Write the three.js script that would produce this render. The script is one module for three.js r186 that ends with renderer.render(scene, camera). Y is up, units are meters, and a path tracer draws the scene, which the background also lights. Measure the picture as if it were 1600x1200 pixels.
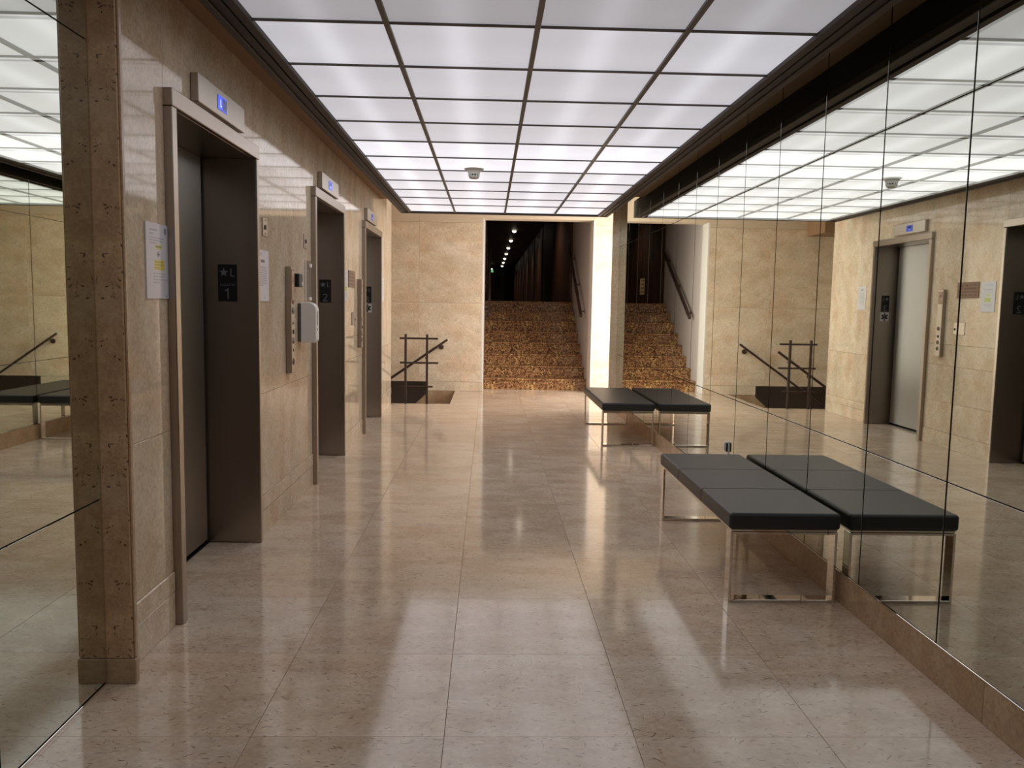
import * as THREE from 'three';
import { RoundedBoxGeometry } from 'three/addons/geometries/RoundedBoxGeometry.js';
import { mergeGeometries } from 'three/addons/utils/BufferGeometryUtils.js';
import { RectAreaLightUniformsLib } from 'three/addons/lights/RectAreaLightUniformsLib.js';

/* ---------- camera, sky, exposure, large lights ---------- */
const scene = new THREE.Scene();
const renderer = new THREE.WebGLRenderer({ antialias: true });
renderer.toneMapping = THREE.LinearToneMapping;
renderer.toneMappingExposure = 1.42;
renderer.shadowMap.enabled = true;
RectAreaLightUniformsLib.init();
const camera = new THREE.PerspectiveCamera(50.4, 1600 / 1200, 0.05, 200);
camera.position.set(0, 1.3, 0);
camera.rotation.order = 'YXZ';
camera.rotation.set(-0.09613, -0.03014, 0.01711);
scene.background = new THREE.Color(0.75, 0.85, 1.0);        // hazy daylight sky outside the entrance

// daylight through the glazed entrance beyond the end of the mirror wall
const daylight = new THREE.RectAreaLight(new THREE.Color(1.0, 0.94, 0.88), 5.6, 1.95, 2.3);
daylight.position.set(2.5, 1.35, -11.15); daylight.lookAt(-1, 1.35, -11.15);
scene.add(daylight);

/* ---------- dimensions (metres) ---------- */
const XL = -1.24, XR = 1.59, XLM = -1.272;          // lift wall, right mirror, left mirror
const ZS = -2.69, ZP = -10.05, ZW = -10.45, ZF = -12.25, ZB = 2.4;
const YC = 2.40, YS = 2.555, YH = 3.1;

/* ---------- random and noise ---------- */
function rng(seed) { let a = seed >>> 0; return () => { a = (a + 0x6D2B79F5) | 0; let t = Math.imul(a ^ (a >>> 15), 1 | a); t = (t + Math.imul(t ^ (t >>> 7), 61 | t)) ^ t; return ((t ^ (t >>> 14)) >>> 0) / 4294967296; }; }
const R0 = rng(7);
const LAT = new Float32Array(65536); { const r = rng(99); for (let i = 0; i < 65536; i++) LAT[i] = r(); }
function vn(x, y, px, py, s = 0) {                      // periodic value noise
  const xi = Math.floor(x), yi = Math.floor(y); let fx = x - xi, fy = y - yi;
  fx = fx * fx * (3 - 2 * fx); fy = fy * fy * (3 - 2 * fy);
  const x0 = ((xi % px) + px) % px, x1 = (x0 + 1) % px, y0 = ((yi % py) + py) % py, y1 = (y0 + 1) % py;
  const h = (a, b) => LAT[(a * 251 + b * 4093 + s * 7919) & 65535];
  return (h(x0, y0) * (1 - fx) + h(x1, y0) * fx) * (1 - fy) + (h(x0, y1) * (1 - fx) + h(x1, y1) * fx) * fy;
}
function fbm(u, v, fx, fy, oct, s) { let a = 0, w = 0.5, t = 0; for (let o = 0; o < oct; o++) { a += w * vn(u * fx, v * fy, fx, fy, s + o * 13); t += w; w *= 0.55; fx *= 2; fy *= 2; } return a / t; }

function stoneTexture(n, seed, paint, marks) {
  const buf = new Float32Array(n * n * 3);
  for (let j = 0; j < n; j++) for (let i = 0; i < n; i++) { const c = paint(i / n, j / n); buf.set(c, (j * n + i) * 3); }
  const r = rng(seed);
  const dab = (x, y, col, a) => { const k = ((((y % n) + n) % n) * n + (((x % n) + n) % n)) * 3; for (let c = 0; c < 3; c++) buf[k + c] += (col[c] - buf[k + c]) * a; };
  const stroke = (x, y, len, ang, wid, col, a, bend = 0.1) => {
    for (let s = 0; s < len; s++) { ang += (r() - 0.5) * bend; x += Math.cos(ang); y += Math.sin(ang); const f = a * Math.sin(Math.PI * (s + 0.5) / len);
      for (let w = 0; w < wid; w++) dab(Math.round(x), Math.round(y + w), col, f); }
  };
  marks(stroke, r, n);
  const d = new Uint8Array(n * n * 4);
  for (let k = 0; k < n * n; k++) { for (let c = 0; c < 3; c++) d[k * 4 + c] = Math.max(0, Math.min(255, buf[k * 3 + c])); d[k * 4 + 3] = 255; }
  const t = new THREE.DataTexture(d, n, n); t.colorSpace = THREE.SRGBColorSpace; t.magFilter = THREE.LinearFilter; t.minFilter = THREE.LinearMipmapLinearFilter; t.generateMipmaps = true;
  t.wrapS = t.wrapT = THREE.RepeatWrapping; t.needsUpdate = true; return t;
}
const mixc = (a, b, t) => [a[0] + (b[0] - a[0]) * t, a[1] + (b[1] - a[1]) * t, a[2] + (b[2] - a[2]) * t];
const sst = (a, b, x) => { const t = Math.max(0, Math.min(1, (x - a) / (b - a))); return t * t * (3 - 2 * t); };

const texFloor = stoneTexture(1024, 11, (u, v) => {
  const g = fbm(u, v, 6, 10, 5, 3), l = fbm(u, v, 3, 4, 4, 40), p = fbm(u, v, 4, 5, 4, 77), m = fbm(u, v, 22, 44, 3, 55);
  let c = mixc([221, 206, 188], [205, 186, 166], sst(0.3, 0.7, g)); c = mixc(c, [220, 190, 168], 0.4 * sst(0.5, 0.75, l)); c = mixc(c, [206, 197, 178], 0.4 * sst(0.5, 0.75, p)); c = mixc(c, [226, 213, 198], 0.45 * sst(0.55, 0.75, m));
  const f = (fbm(u, v, 90, 130, 2, 9) - 0.5) * 26; return [c[0] + f, c[1] + f, c[2] + f];
}, (stroke, r, n) => {
  for (let i = 0; i < 800; i++) stroke(r() * n, r() * n, 5 + r() * r() * 34, (r() - 0.5) * 1.1, 2 + (r() > 0.6), [84, 58, 42], 0.45 + 0.5 * r(), 0.5);
  for (let i = 0; i < 260; i++) stroke(r() * n, r() * n, 5 + r() * 22, (r() - 0.5) * 0.8, 2 + (r() > 0.6), [230, 218, 204], 0.3 + 0.35 * r(), 0.3);
  for (let i = 0; i < 9; i++) stroke(r() * n, r() * n, 80 + r() * 200, r() * 6.3, 2, [146, 92, 66], 0.55, 0.3);
  for (let i = 0; i < 110; i++) stroke(r() * n, r() * n, 4 + r() * 4, r() * 6, 3, [70, 48, 38], 0.8, 1.2);
});
const texWall = stoneTexture(1024, 21, (u, v) => {
  const g = fbm(u, v, 9, 6, 5, 5), l = fbm(u, v, 4, 3, 4, 50), p = fbm(u, v, 6, 5, 4, 88), m = fbm(u, v, 40, 28, 3, 91);
  let c = mixc([233, 217, 194], [218, 197, 170], sst(0.3, 0.7, g)); c = mixc(c, [228, 196, 168], 0.4 * sst(0.5, 0.75, l)); c = mixc(c, [218, 210, 188], 0.4 * sst(0.5, 0.75, p)); c = mixc(c, [204, 178, 148], 0.3 * sst(0.56, 0.72, m));
  const f = (fbm(u, v, 110, 110, 2, 19) - 0.5) * 36; return [c[0] + f, c[1] + f, c[2] + f * 0.9];
}, (stroke, r, n) => {
  for (let i = 0; i < 620; i++) stroke(r() * n, r() * n, 3 + r() * r() * 20, r() * 6.3, 2 + (r() > 0.7), [132, 98, 68], 0.25 + 0.5 * r(), 0.6);
  for (let i = 0; i < 420; i++) stroke(r() * n, r() * n, 4 + r() * 16, r() * 6.3, 2 + (r() > 0.6), [240, 228, 204], 0.3 + 0.35 * r(), 0.4);
  for (let i = 0; i < 6; i++) stroke(r() * n, r() * n, 50 + r() * 140, r() * 6.3, 2, [172, 128, 90], 0.5, 0.35);
});
const texPillar = stoneTexture(512, 31, (u, v) => {
  const g = fbm(u, v, 6, 8, 5, 6), l = fbm(u, v, 2, 4, 4, 60);
  let c = mixc([218, 184, 148], [194, 158, 124], sst(0.3, 0.72, g)); c = mixc(c, [212, 186, 156], 0.6 * sst(0.5, 0.75, l));
  const f = (fbm(u, v, 80, 80, 2, 29) - 0.5) * 30; return [c[0] + f, c[1] + f, c[2] + f];
}, (stroke, r, n) => {
  for (let i = 0; i < 46; i++) { const x = r() * n, y = r() * n; for (let k = 0; k < 5; k++) stroke(x + (r() - 0.5) * 70, y + (r() - 0.5) * 60, 4 + r() * r() * 22, (r() - 0.5) * 2.2, 2 + Math.floor(r() * 4), [44, 25, 17], 0.65 + 0.35 * r(), 0.5); }
  for (let i = 0; i < 120; i++) stroke(r() * n, r() * n, 3 + r() * 8, r() * 6.3, 2, [206, 178, 148], 0.4, 0.5);
});
const texGranite = stoneTexture(512, 41, (u, v) => {
  const a = fbm(u, v, 40, 40, 3, 7), b = fbm(u, v, 34, 34, 2, 70), l = fbm(u, v, 3, 3, 3, 71);
  let c = mixc([142, 104, 66], [206, 168, 108], sst(0.42, 0.6, a)); c = mixc(c, [72, 46, 34], 0.9 * sst(0.52, 0.64, b)); c = mixc(c, [130, 84, 60], 0.35 * sst(0.45, 0.7, l)); return c;
}, (stroke, r, n) => { for (let i = 0; i < 700; i++) stroke(r() * n, r() * n, 3 + r() * 6, r() * 6.3, 3, r() > 0.5 ? [56, 34, 26] : [220, 186, 130], 0.6, 1); });
const texWood = stoneTexture(512, 51, (u, v) => { const g = fbm(u, v, 40, 3, 4, 8); return mixc([96, 60, 40], [62, 38, 26], sst(0.3, 0.7, g)); }, () => {});
const texSteel = stoneTexture(256, 61, (u, v) => { const g = 120 + 40 * (fbm(u, v, 128, 4, 3, 9) - 0.5); return [g, g, g]; }, () => {}); texSteel.colorSpace = THREE.NoColorSpace;

/* ---------- materials ---------- */
const tx = (t, m, ox = 0, oy = 0) => { const c = t.clone(); c.repeat.set(1 / m, 1 / m); c.offset.set(ox, oy); c.needsUpdate = true; return c; };
const std = (o) => new THREE.MeshStandardMaterial(o), phy = (o) => new THREE.MeshPhysicalMaterial(o);
const fmap = tx(texFloor, 1.1), wmap = tx(texWall, 1.15), pmap = tx(texPillar, 0.62), gmap = tx(texGranite, 0.62), dmap = tx(texWood, 0.8), smap = tx(texSteel, 0.25);
const M = {
  floor: [[0.96, 0.92, 0.88], [0.93, 0.88, 0.83], [0.98, 0.95, 0.92], [0.96, 0.90, 0.84]].map((c) => phy({ map: fmap, color: new THREE.Color(...c), roughness: 0.10, ior: 1.5 })),
  grout: std({ color: new THREE.Color(0.26, 0.19, 0.145), roughness: 0.8 }),
  wall: [[0.97, 0.95, 0.93], [0.93, 0.90, 0.87], [1.0, 0.98, 0.96]].map((c) => phy({ map: wmap, color: new THREE.Color(...c), roughness: 0.055, ior: 1.52 })),
  base: phy({ map: wmap, color: new THREE.Color(0.66, 0.54, 0.43), roughness: 0.2 }),
  pillar: phy({ map: pmap, color: new THREE.Color(1, 0.97, 0.93), roughness: 0.3 }),
  pillarBlock: phy({ map: wmap, color: new THREE.Color(0.62, 0.52, 0.42), roughness: 0.3 }),
  granite: phy({ map: gmap, color: new THREE.Color(0.94, 0.91, 0.90), roughness: 0.2 }),
  wood: std({ map: dmap, color: new THREE.Color(0.95, 0.9, 0.85), roughness: 0.5 }),
  darkWood: std({ map: dmap, color: new THREE.Color(0.5, 0.45, 0.42), roughness: 0.55 }),
  mirror: phy({ color: new THREE.Color(0.70, 0.735, 0.665), metalness: 1, roughness: 0.012 }),
  backing: std({ color: new THREE.Color(0.03, 0.028, 0.024), roughness: 0.8 }),
  steel: phy({ color: new THREE.Color(0.42, 0.37, 0.325), metalness: 1, roughness: 0.3, roughnessMap: null }),
  steelDark: phy({ color: new THREE.Color(0.40, 0.345, 0.30), metalness: 1, roughness: 0.3 }),
  door: phy({ color: new THREE.Color(0.38, 0.35, 0.32), metalness: 1, roughness: 0.46, anisotropy: 0.95 }),
  steelLight: phy({ color: new THREE.Color(0.40, 0.345, 0.295), metalness: 1, roughness: 0.32 }),
  steelPale: phy({ color: new THREE.Color(0.50, 0.45, 0.40), metalness: 1, roughness: 0.35 }),
  chrome: phy({ color: new THREE.Color(0.78, 0.74, 0.69), metalness: 1, roughness: 0.05 }),
  bronze: std({ color: new THREE.Color(0.022, 0.014, 0.011), roughness: 0.6 }),
  bronzeLip: std({ color: new THREE.Color(0.045, 0.030, 0.024), roughness: 0.6 }),
  blackSide: std({ color: new THREE.Color(0.012, 0.010, 0.010), roughness: 0.6 }),
  tbar: std({ color: new THREE.Color(0.10, 0.085, 0.07), roughness: 0.45, metalness: 0.3 }),
  soffit: std({ color: new THREE.Color(0.27, 0.155, 0.08), roughness: 0.7 }),
  cream: std({ color: new THREE.Color(0.62, 0.50, 0.37), roughness: 0.6 }),
  plaster: std({ color: new THREE.Color(0.72, 0.68, 0.62), roughness: 0.75 }),
  paint: std({ color: new THREE.Color(0.5, 0.43, 0.39), roughness: 0.7 }),
  leather: phy({ color: new THREE.Color(0.022, 0.022, 0.024), roughness: 0.42, ior: 1.5 }),
  seam: std({ color: new THREE.Color(0.006, 0.006, 0.007), roughness: 0.8 }),
  iron: std({ color: new THREE.Color(0.04, 0.02, 0.014), roughness: 0.5 }),
  black: std({ color: new THREE.Color(0.008, 0.008, 0.009), roughness: 0.5 }),
  white: std({ color: new THREE.Color(0.78, 0.77, 0.76), roughness: 0.35 }),
  greyPlastic: std({ color: new THREE.Color(0.09, 0.085, 0.085), roughness: 0.5 }),
  paper: std({ color: new THREE.Color(0.75, 0.74, 0.76), roughness: 0.5 }),
  detector: std({ color: new THREE.Color(0.62, 0.62, 0.58), roughness: 0.5 }),
  brass: std({ color: new THREE.Color(0.24, 0.13, 0.06), roughness: 0.45, metalness: 0.2 }),
  acrylic: phy({ color: 0xffffff, transmission: 1, thickness: 0, roughness: 0.03, ior: 1.49 }),
  glass: phy({ color: 0xffffff, transmission: 1, thickness: 0, roughness: 0.0, ior: 1.5 }),
  pavement: std({ color: new THREE.Color(0.5, 0.48, 0.44), roughness: 0.9 }),
  red: std({ color: new THREE.Color(0.25, 0.03, 0.025), roughness: 0.5 }),
};

/* ---------- builders ---------- */
const used = {};
function numbered(n) { used[n] = (used[n] ?? -1) + 1; return used[n] ? `${n}_${String(used[n]).padStart(3, '0')}` : n; }
function thing(name, label, category, p = [0, 0, 0], group) {
  const o = new THREE.Group(); o.name = numbered(name); o.position.set(...p); o.userData = { label, category }; if (group) o.userData.group = group; scene.add(o); return o;
}
function struct(name, label, category, p = [0, 0, 0]) { const o = thing(name, label, category, p); o.userData.kind = 'structure'; return o; }
function part(name, geo, mat, parent) {               // geo in world coordinates
  let q = parent; const off = new THREE.Vector3(); while (q && q !== scene) { off.add(q.position); q = q.parent; }
  geo.translate(-off.x, -off.y, -off.z);
  const m = new THREE.Mesh(geo, mat); m.name = name; m.castShadow = m.receiveShadow = true; parent.add(m); return m;
}
// chamfered box from corner to corner, uv in metres
function cb(x0, x1, y0, y1, z0, z1, c = 0.003, ou = 0, ov = 0, swap = false) {
  if (x0 > x1) [x0, x1] = [x1, x0]; if (y0 > y1) [y0, y1] = [y1, y0]; if (z0 > z1) [z0, z1] = [z1, z0];
  const lo = [x0, y0, z0], hi = [x1, y1, z1]; c = Math.min(c, ...[0, 1, 2].map((k) => (hi[k] - lo[k]) * 0.49));
  const ctr = lo.map((v, k) => (v + hi[k]) / 2), P = [], N = [], U = [];
  const vert = (s, ax) => s.map((d, k) => (d > 0 ? hi[k] : lo[k]) - (k === ax ? 0 : d * c));
  const poly = (vs) => {
    const a = new THREE.Vector3(...vs[0]), b = new THREE.Vector3(...vs[1]), d = new THREE.Vector3(...vs[2]);
    let n = b.clone().sub(a).cross(d.clone().sub(a)).normalize();
    const mid = vs.reduce((m, v) => m.map((q, k) => q + v[k] / vs.length), [0, 0, 0]);
    if (n.dot(new THREE.Vector3(mid[0] - ctr[0], mid[1] - ctr[1], mid[2] - ctr[2])) < 0) { vs = vs.slice().reverse(); n.negate(); }
    const an = [Math.abs(n.x), Math.abs(n.y), Math.abs(n.z)], ax = an.indexOf(Math.max(...an));
    for (let t = 1; t + 1 < vs.length; t++) for (const v of [vs[0], vs[t], vs[t + 1]]) {
      P.push(...v); N.push(n.x, n.y, n.z); let q = ax === 0 ? [v[2], v[1]] : ax === 1 ? [v[0], v[2]] : [v[0], v[1]]; if (swap) q = [q[1], q[0]]; U.push(q[0] + ou, q[1] + ov);
    }
  };
  for (let ax = 0; ax < 3; ax++) for (const d of [-1, 1]) {
    const [p, q] = [(ax + 1) % 3, (ax + 2) % 3], vs = [[-1, -1], [1, -1], [1, 1], [-1, 1]].map(([e, f]) => { const s = [0, 0, 0]; s[ax] = d; s[p] = e; s[q] = f; return vert(s, ax); });
    poly(vs);
  }
  if (c > 0) {
    for (let ax = 0; ax < 3; ax++) { const [p, q] = [(ax + 1) % 3, (ax + 2) % 3];
      for (const e of [-1, 1]) for (const f of [-1, 1]) { const s0 = [0, 0, 0], s1 = [0, 0, 0]; s0[ax] = -1; s1[ax] = 1; s0[p] = s1[p] = e; s0[q] = s1[q] = f; poly([vert(s0, p), vert(s1, p), vert(s1, q), vert(s0, q)]); } }
    for (const a of [-1, 1]) for (const b of [-1, 1]) for (const d of [-1, 1]) poly([vert([a, b, d], 0), vert([a, b, d], 1), vert([a, b, d], 2)]);
  }
  const g = new THREE.BufferGeometry();
  g.setAttribute('position', new THREE.Float32BufferAttribute(P, 3)); g.setAttribute('normal', new THREE.Float32BufferAttribute(N, 3)); g.setAttribute('uv', new THREE.Float32BufferAttribute(U, 2));
  return g;
}
const ro = () => R0() * 7;
function rod(a, b, r, seg = 14) { const A = new THREE.Vector3(...a), B = new THREE.Vector3(...b), d = B.clone().sub(A); const g = new THREE.CylinderGeometry(r, r, d.length(), seg); g.applyQuaternion(new THREE.Quaternion().setFromUnitVectors(new THREE.Vector3(0, 1, 0), d.normalize())); g.translate((A.x + B.x) / 2, (A.y + B.y) / 2, (A.z + B.z) / 2); return g; }
function discX(x, y, z, r, t, seg = 20) { return rod([x, y, z], [x + t, y, z], r, seg); }
const merge = (l) => mergeGeometries(l.map((g) => (g.index ? g.toNonIndexed() : g)).map((g) => { for (const k of Object.keys(g.attributes)) if (!['position', 'normal', 'uv'].includes(k)) g.deleteAttribute(k); return g; }));
function canvas(w, h, draw) { const c = document.createElement('canvas'); c.width = w; c.height = h; draw(c.getContext('2d'), w, h); const t = new THREE.CanvasTexture(c); t.colorSpace = THREE.SRGBColorSpace; return t; }
// a thin sheet facing +x (on the lift wall) or +z, its print on the front
function sheet(name, label, cat, [x, y, z], w, h, t, mats, axis, parts) {
  const g = axis === 'x' ? new THREE.BoxGeometry(t, h, w) : new THREE.BoxGeometry(w, h, t);
  const list = [0, 1, 2, 3, 4, 5].map((k) => ((axis === 'x' ? k === 0 : axis === 'X' ? false : k === 4) ? mats[1] : mats[0]));
  const o = thing(name, label, cat, axis === 'x' ? [x, y - h / 2, z] : [x, y - h / 2, z]);
  g.translate(axis === 'x' ? x + t / 2 : x, y, axis === 'x' ? z : z + t / 2);
  part('panel', g, list, o); return o;
}

/* ---------- floor: one mesh per marble tile ---------- */
const floor = struct('floor', 'polished beige marble tile floor of the lobby', 'floor');
part('screed', cb(-1.85, 2.8, -0.10, -0.0045, -10.63, ZB, 0), M.grout, floor);
part('screed', cb(-0.49, 2.8, -0.10, -0.0045, -12.62, -10.63, 0), M.grout, floor);
for (let i = -4; i < 5; i++) for (let j = -9; j < 18; j++) {
  const cx0 = 0.462 + 0.578 * i, cx1 = cx0 + 0.578, cz1 = -2.355 - 0.585 * j, cz0 = cz1 - 0.585;
  for (const [dx0, dx1, dz0, dz1] of [[-1.75, 1.64, -10.63, ZB], [-0.49, 2.6, -12.62, -10.63], [1.64, 2.6, -10.63, -10.2]]) {
    const x0 = Math.max(cx0, dx0), x1 = Math.min(cx1, dx1), z0 = Math.max(cz0, dz0), z1 = Math.min(cz1, dz1);
    if (x1 - x0 < 0.02 || z1 - z0 < 0.02) continue;
    const e = 0.0008; part('tile', cb(x0 + e, x1 - e, -0.02, 0, z0 + e * 0.6, z1 - e * 0.6, 0.0005, ro(), ro()), M.floor[Math.floor(R0() * 4)], floor);
  }
}

/* ---------- lift wall (left): stone slabs round three openings ---------- */
const LIFTS = [[-3.255, -4.34], [-5.83, -6.905], [-8.13, -9.28]];
const JN = 0.05, JF = 0.035;
const wallL = struct('wall_left', 'polished beige stone wall around the three elevators', 'wall');
part('core', cb(-1.95, -1.535, 0.0, YS + 0.5, ZW, ZB, 0), M.backing, wallL);
const wm = () => M.wall[Math.floor(R0() * 3)];
{
  let z = ZS - 0.02; const segs = []; for (const [a, b] of LIFTS) { segs.push([z, a + JN]); z = b - JF; } segs.push([z, ZW]);
  segs.forEach(([a, b], k) => {
    const e = 0.0008, two = k !== 2;
    part('backing_block', cb(-1.54, XL - 0.028, 0, YH, a - 0.004, b + 0.004, 0), M.backing, wallL);
    part('base_slab', cb(XL - 0.03, XL + 0.004, 0, (two ? 0.138 : 0.15) - e, a, b, 0.002, ro(), ro()), wm(), wallL);
    if (two) part('base_slab', cb(XL - 0.03, XL + 0.006, 0.138 + e, 0.222, a, b, 0.004, ro(), ro()), M.wall[2], wallL);
    const rows = k === 2 ? [0.15, 0.44, 0.79, 0.995, YS] : [0.2225, 0.79, YS];
    for (let r = 0; r + 1 < rows.length; r++) {
      const cut = k === 1 || k === 2 ? [a, b] : k === 0 ? [a, b] : [a, b];
      part('stone_slab', cb(XL - 0.03, XL, rows[r] + e, rows[r + 1] - e, cut[0], cut[1], 0.0012, ro(), ro()), wm(), wallL);
    }
  });
  for (const [a, b] of LIFTS) {
    part('stone_slab', cb(XL - 0.03, XL, 2.05, YS, a + JN - 0.001, b - JF + 0.001, 0.0012, ro(), ro()), wm(), wallL);
    part('backing_block', cb(-1.54, XL - 0.028, 2.06, YH, a + JN, b - JF, 0), M.backing, wallL);
  }
  part('end_slab', cb(-1.95, XL - 0.001, 0, YH, ZW - 0.03, ZW, 0.001, ro(), ro()), M.wall[0], wallL);
  part('upper_wall', cb(-1.54, XL, YS, YH, -9.44, ZW, 0), M.plaster, wallL);
}

/* ---------- stone fin and left mirror ---------- */
const fin = struct('trim_1', 'brown pitted travertine fin standing beside the left mirror', 'wall fin', [-1.23, 0, ZS - 0.012]);
part('slab', cb(-1.40, -1.183, 0.0895, YS, ZS - 0.025, ZS, 0.003, 0.3, 0.1), M.pillar, fin);
part('slab_edge', cb(-1.184, -1.176, 0.0895, YS, ZS - 0.027, ZS - 0.006, 0.003), M.base, fin);
part('base_block', cb(-1.40, -1.174, 0, 0.088, ZS - 0.028, ZS + 0.001, 0.003, 1.1, 0.5), M.pillarBlock, fin);

const mirL = thing('mirror_wall', 'greenish mirror wall beside the brown travertine fin', 'mirror', [XLM, 0, 0]);
part('backing', cb(-1.5, XLM - 0.007, 0, YH, ZS - 0.002, ZB, 0), M.backing, mirL);
for (const [y0, y1] of [[0.012, 0.64], [0.64, 2.105], [2.105, YS]]) for (let k = 0; k < 9; k++) {
  const a = ZS - 0.605 * -k, b = Math.min(a + 0.605, ZB); if (b - a < 0.05) continue;
  part('mirror_panel', cb(XLM - 0.006, XLM, y0 + 0.0024, y1 - 0.0024, a + 0.004, b - 0.004, 0.0004), M.mirror, mirL);
}
part('channel', cb(XLM - 0.006, XLM + 0.003, 0, 0.010, ZS, ZB, 0.001), M.chrome, mirL);

/* ---------- right wall: baseboard, mirror panels, end fin ---------- */
const wallR = struct('wall_right', 'dark backing wall behind the mirror panels', 'wall');
part('backing', cb(XR + 0.007, 1.78, 0, YH, ZP - 0.03, ZB, 0), M.backing, wallR);
const baseR = struct('baseboard_right', 'brown stone baseboard below the long mirror wall', 'baseboard');
for (let k = 0, z = ZB; z > ZP + 0.01; k++) { const n = Math.max(ZP, z - 1.21); part('base_slab', cb(XR - 0.002, XR + 0.02, 0, 0.137, n + 0.0006, z - 0.0006, 0.0015, ro(), ro()), M.base, baseR); z = n; }
const mirR = thing('mirror_wall', 'long jointed mirror wall above the brown stone baseboard', 'mirror', [XR, 0, -4]);
for (const [y0, y1] of [[0.142, 0.718], [0.718, 2.03], [2.03, YS]]) for (let k = -9; k < 13; k++) {
  const a = Math.min(ZB, -2.122 - 0.605 * k), b = Math.max(ZP, a - 0.605 - (k === 12 ? 0.2 : 0)); if (a - b < 0.05 || a > ZB + 0.01) continue;
  if (-2.122 - 0.605 * k > ZB + 0.3) continue;
  const m = part('mirror_panel', cb(XR, XR + 0.006, y0 + 0.0022, y1 - 0.0022, b + 0.0048, a - 0.0048, 0.0004), M.mirror, mirR);
  void m;
}
part('channel', cb(XR - 0.004, XR + 0.004, 0.1375, 0.143, ZP, ZB, 0.001), M.chrome, mirR);
const finR = struct('trim_2', 'narrow stone fin closing the far end of the mirror wall', 'wall fin', [1.6, 0, ZP - 0.012]);
part('slab', cb(1.503, 1.80, 0.137, YH, ZP - 0.03, ZP, 0.003, 0.2, 0.6), M.wall[1], finR);
part('base_block', cb(1.498, 1.80, 0, 0.136, ZP - 0.034, ZP + 0.004, 0.003, 2.1, 0.6), M.wall[1], finR);

/* ---------- ceiling: soffit, high ceiling, back wall ---------- */
const ceil = struct('ceiling', 'brown painted soffit above the luminous ceiling', 'ceiling');
part('soffit', cb(-1.95, 1.8, YS, YH + 0.15, -9.45, ZB, 0), M.soffit, ceil);
part('soffit_step', cb(XL, -1.073, 2.475, YS, -9.45, ZB, 0.001), M.soffit, ceil);
part('high_ceiling', cb(-2.7, 2.75, YH, YH + 0.15, -12.5, -9.45, 0), M.plaster, ceil);
const wallB = struct('wall_back', 'dark wall behind the photographer', 'wall');
part('panel', cb(-1.95, 1.8, -0.1, YH, ZB, ZB + 0.15, 0), M.darkWood, wallB);

/* ---------- luminous ceiling ---------- */
const LX = [-0.95, -0.42, 0.18, 0.78, 1.307], LZ = []; for (let z = -3.37; z > -10; z -= 0.5935) LZ.push(z); LZ[LZ.length - 1] = -10.0;
while (LZ[LZ.length - 2] - LZ[LZ.length - 1] < 0.2) LZ.splice(LZ.length - 2, 1);
for (let z = -3.37 + 0.5935; z < 1.6; z += 0.5935) LZ.unshift(z);
const lum = thing('luminous_ceiling_light', 'glowing white ceiling of translucent square panels in a dark bronze frame', 'ceiling light', [0.18, YC, -5]);
const zN = LZ[0], zE = LZ[LZ.length - 1];
// panels: the lamp tubes behind them run lengthwise, so each panel glows in soft lengthwise bands
const glowMap = (() => { const n = 64, d = new Uint8Array(n * n * 4); for (let j = 0; j < n; j++) for (let i = 0; i < n; i++) { const u = (i + 0.5) / n, v = (j + 0.5) / n;
  const g = 0.76 + 0.24 * Math.exp(-(((u - 0.46) / 0.13) ** 2)) + 0.03 * Math.sin(v * 6.28); const q = Math.min(255, 255 * g); d.set([q, q, q, 255], (j * n + i) * 4); }
  const t = new THREE.DataTexture(d, n, n); t.magFilter = THREE.LinearFilter; t.colorSpace = THREE.NoColorSpace; t.needsUpdate = true; return t; })();
const rowPower = (z) => (z > -3.2 ? 0.27 : z > -3.8 ? 0.48 : z > -4.4 ? 0.46 : z > -5.1 ? 0.48 : z > -5.5 ? 0.53 : z > -6.7 ? 0.80 : z > -9.7 ? 0.66 : 0.40);
const glowMat = {};
for (let r = 0; r + 1 < LZ.length; r++) {
  const z1 = LZ[r], z0 = LZ[r + 1], p = rowPower((z0 + z1) / 2);
  for (let c = 0; c < 4; c++) {
    const pw = Math.round(p * (0.96 + 0.08 * R0()) * 50) / 50;
    glowMat[pw] ??= std({ color: new THREE.Color(0.5, 0.5, 0.5), roughness: 0.5, emissive: new THREE.Color(0.91, 0.91, 1.0), emissiveIntensity: pw, emissiveMap: glowMap });
    const g = new THREE.BoxGeometry(LX[c + 1] - LX[c] - 0.004, 0.005, z1 - z0 - 0.004); g.translate((LX[c] + LX[c + 1]) / 2, YC + 0.012, (z0 + z1) / 2);
    part('light_panel', g, glowMat[pw], lum);
  }
  const a = new THREE.RectAreaLight(new THREE.Color(1.0, 0.965, 0.95), 0.38 * (p + 0.06), LX[4] - LX[0] - 0.05, z1 - z0 - 0.03);
  a.position.set((LX[0] + LX[4]) / 2, YC - 0.012, (z0 + z1) / 2); a.rotation.x = -Math.PI / 2; scene.add(a);
}
for (let c = 1; c < 4; c++) part('main_bar', cb(LX[c] - 0.011, LX[c] + 0.011, YC - 0.004, YC + 0.02, zE, zN, 0.001), M.tbar, lum);
for (let r = 1; r + 1 < LZ.length; r++) part('cross_bar', cb(LX[0], LX[4], YC + 0.001, YC + 0.018, LZ[r] - 0.006, LZ[r] + 0.006, 0.001), M.tbar, lum);
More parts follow.
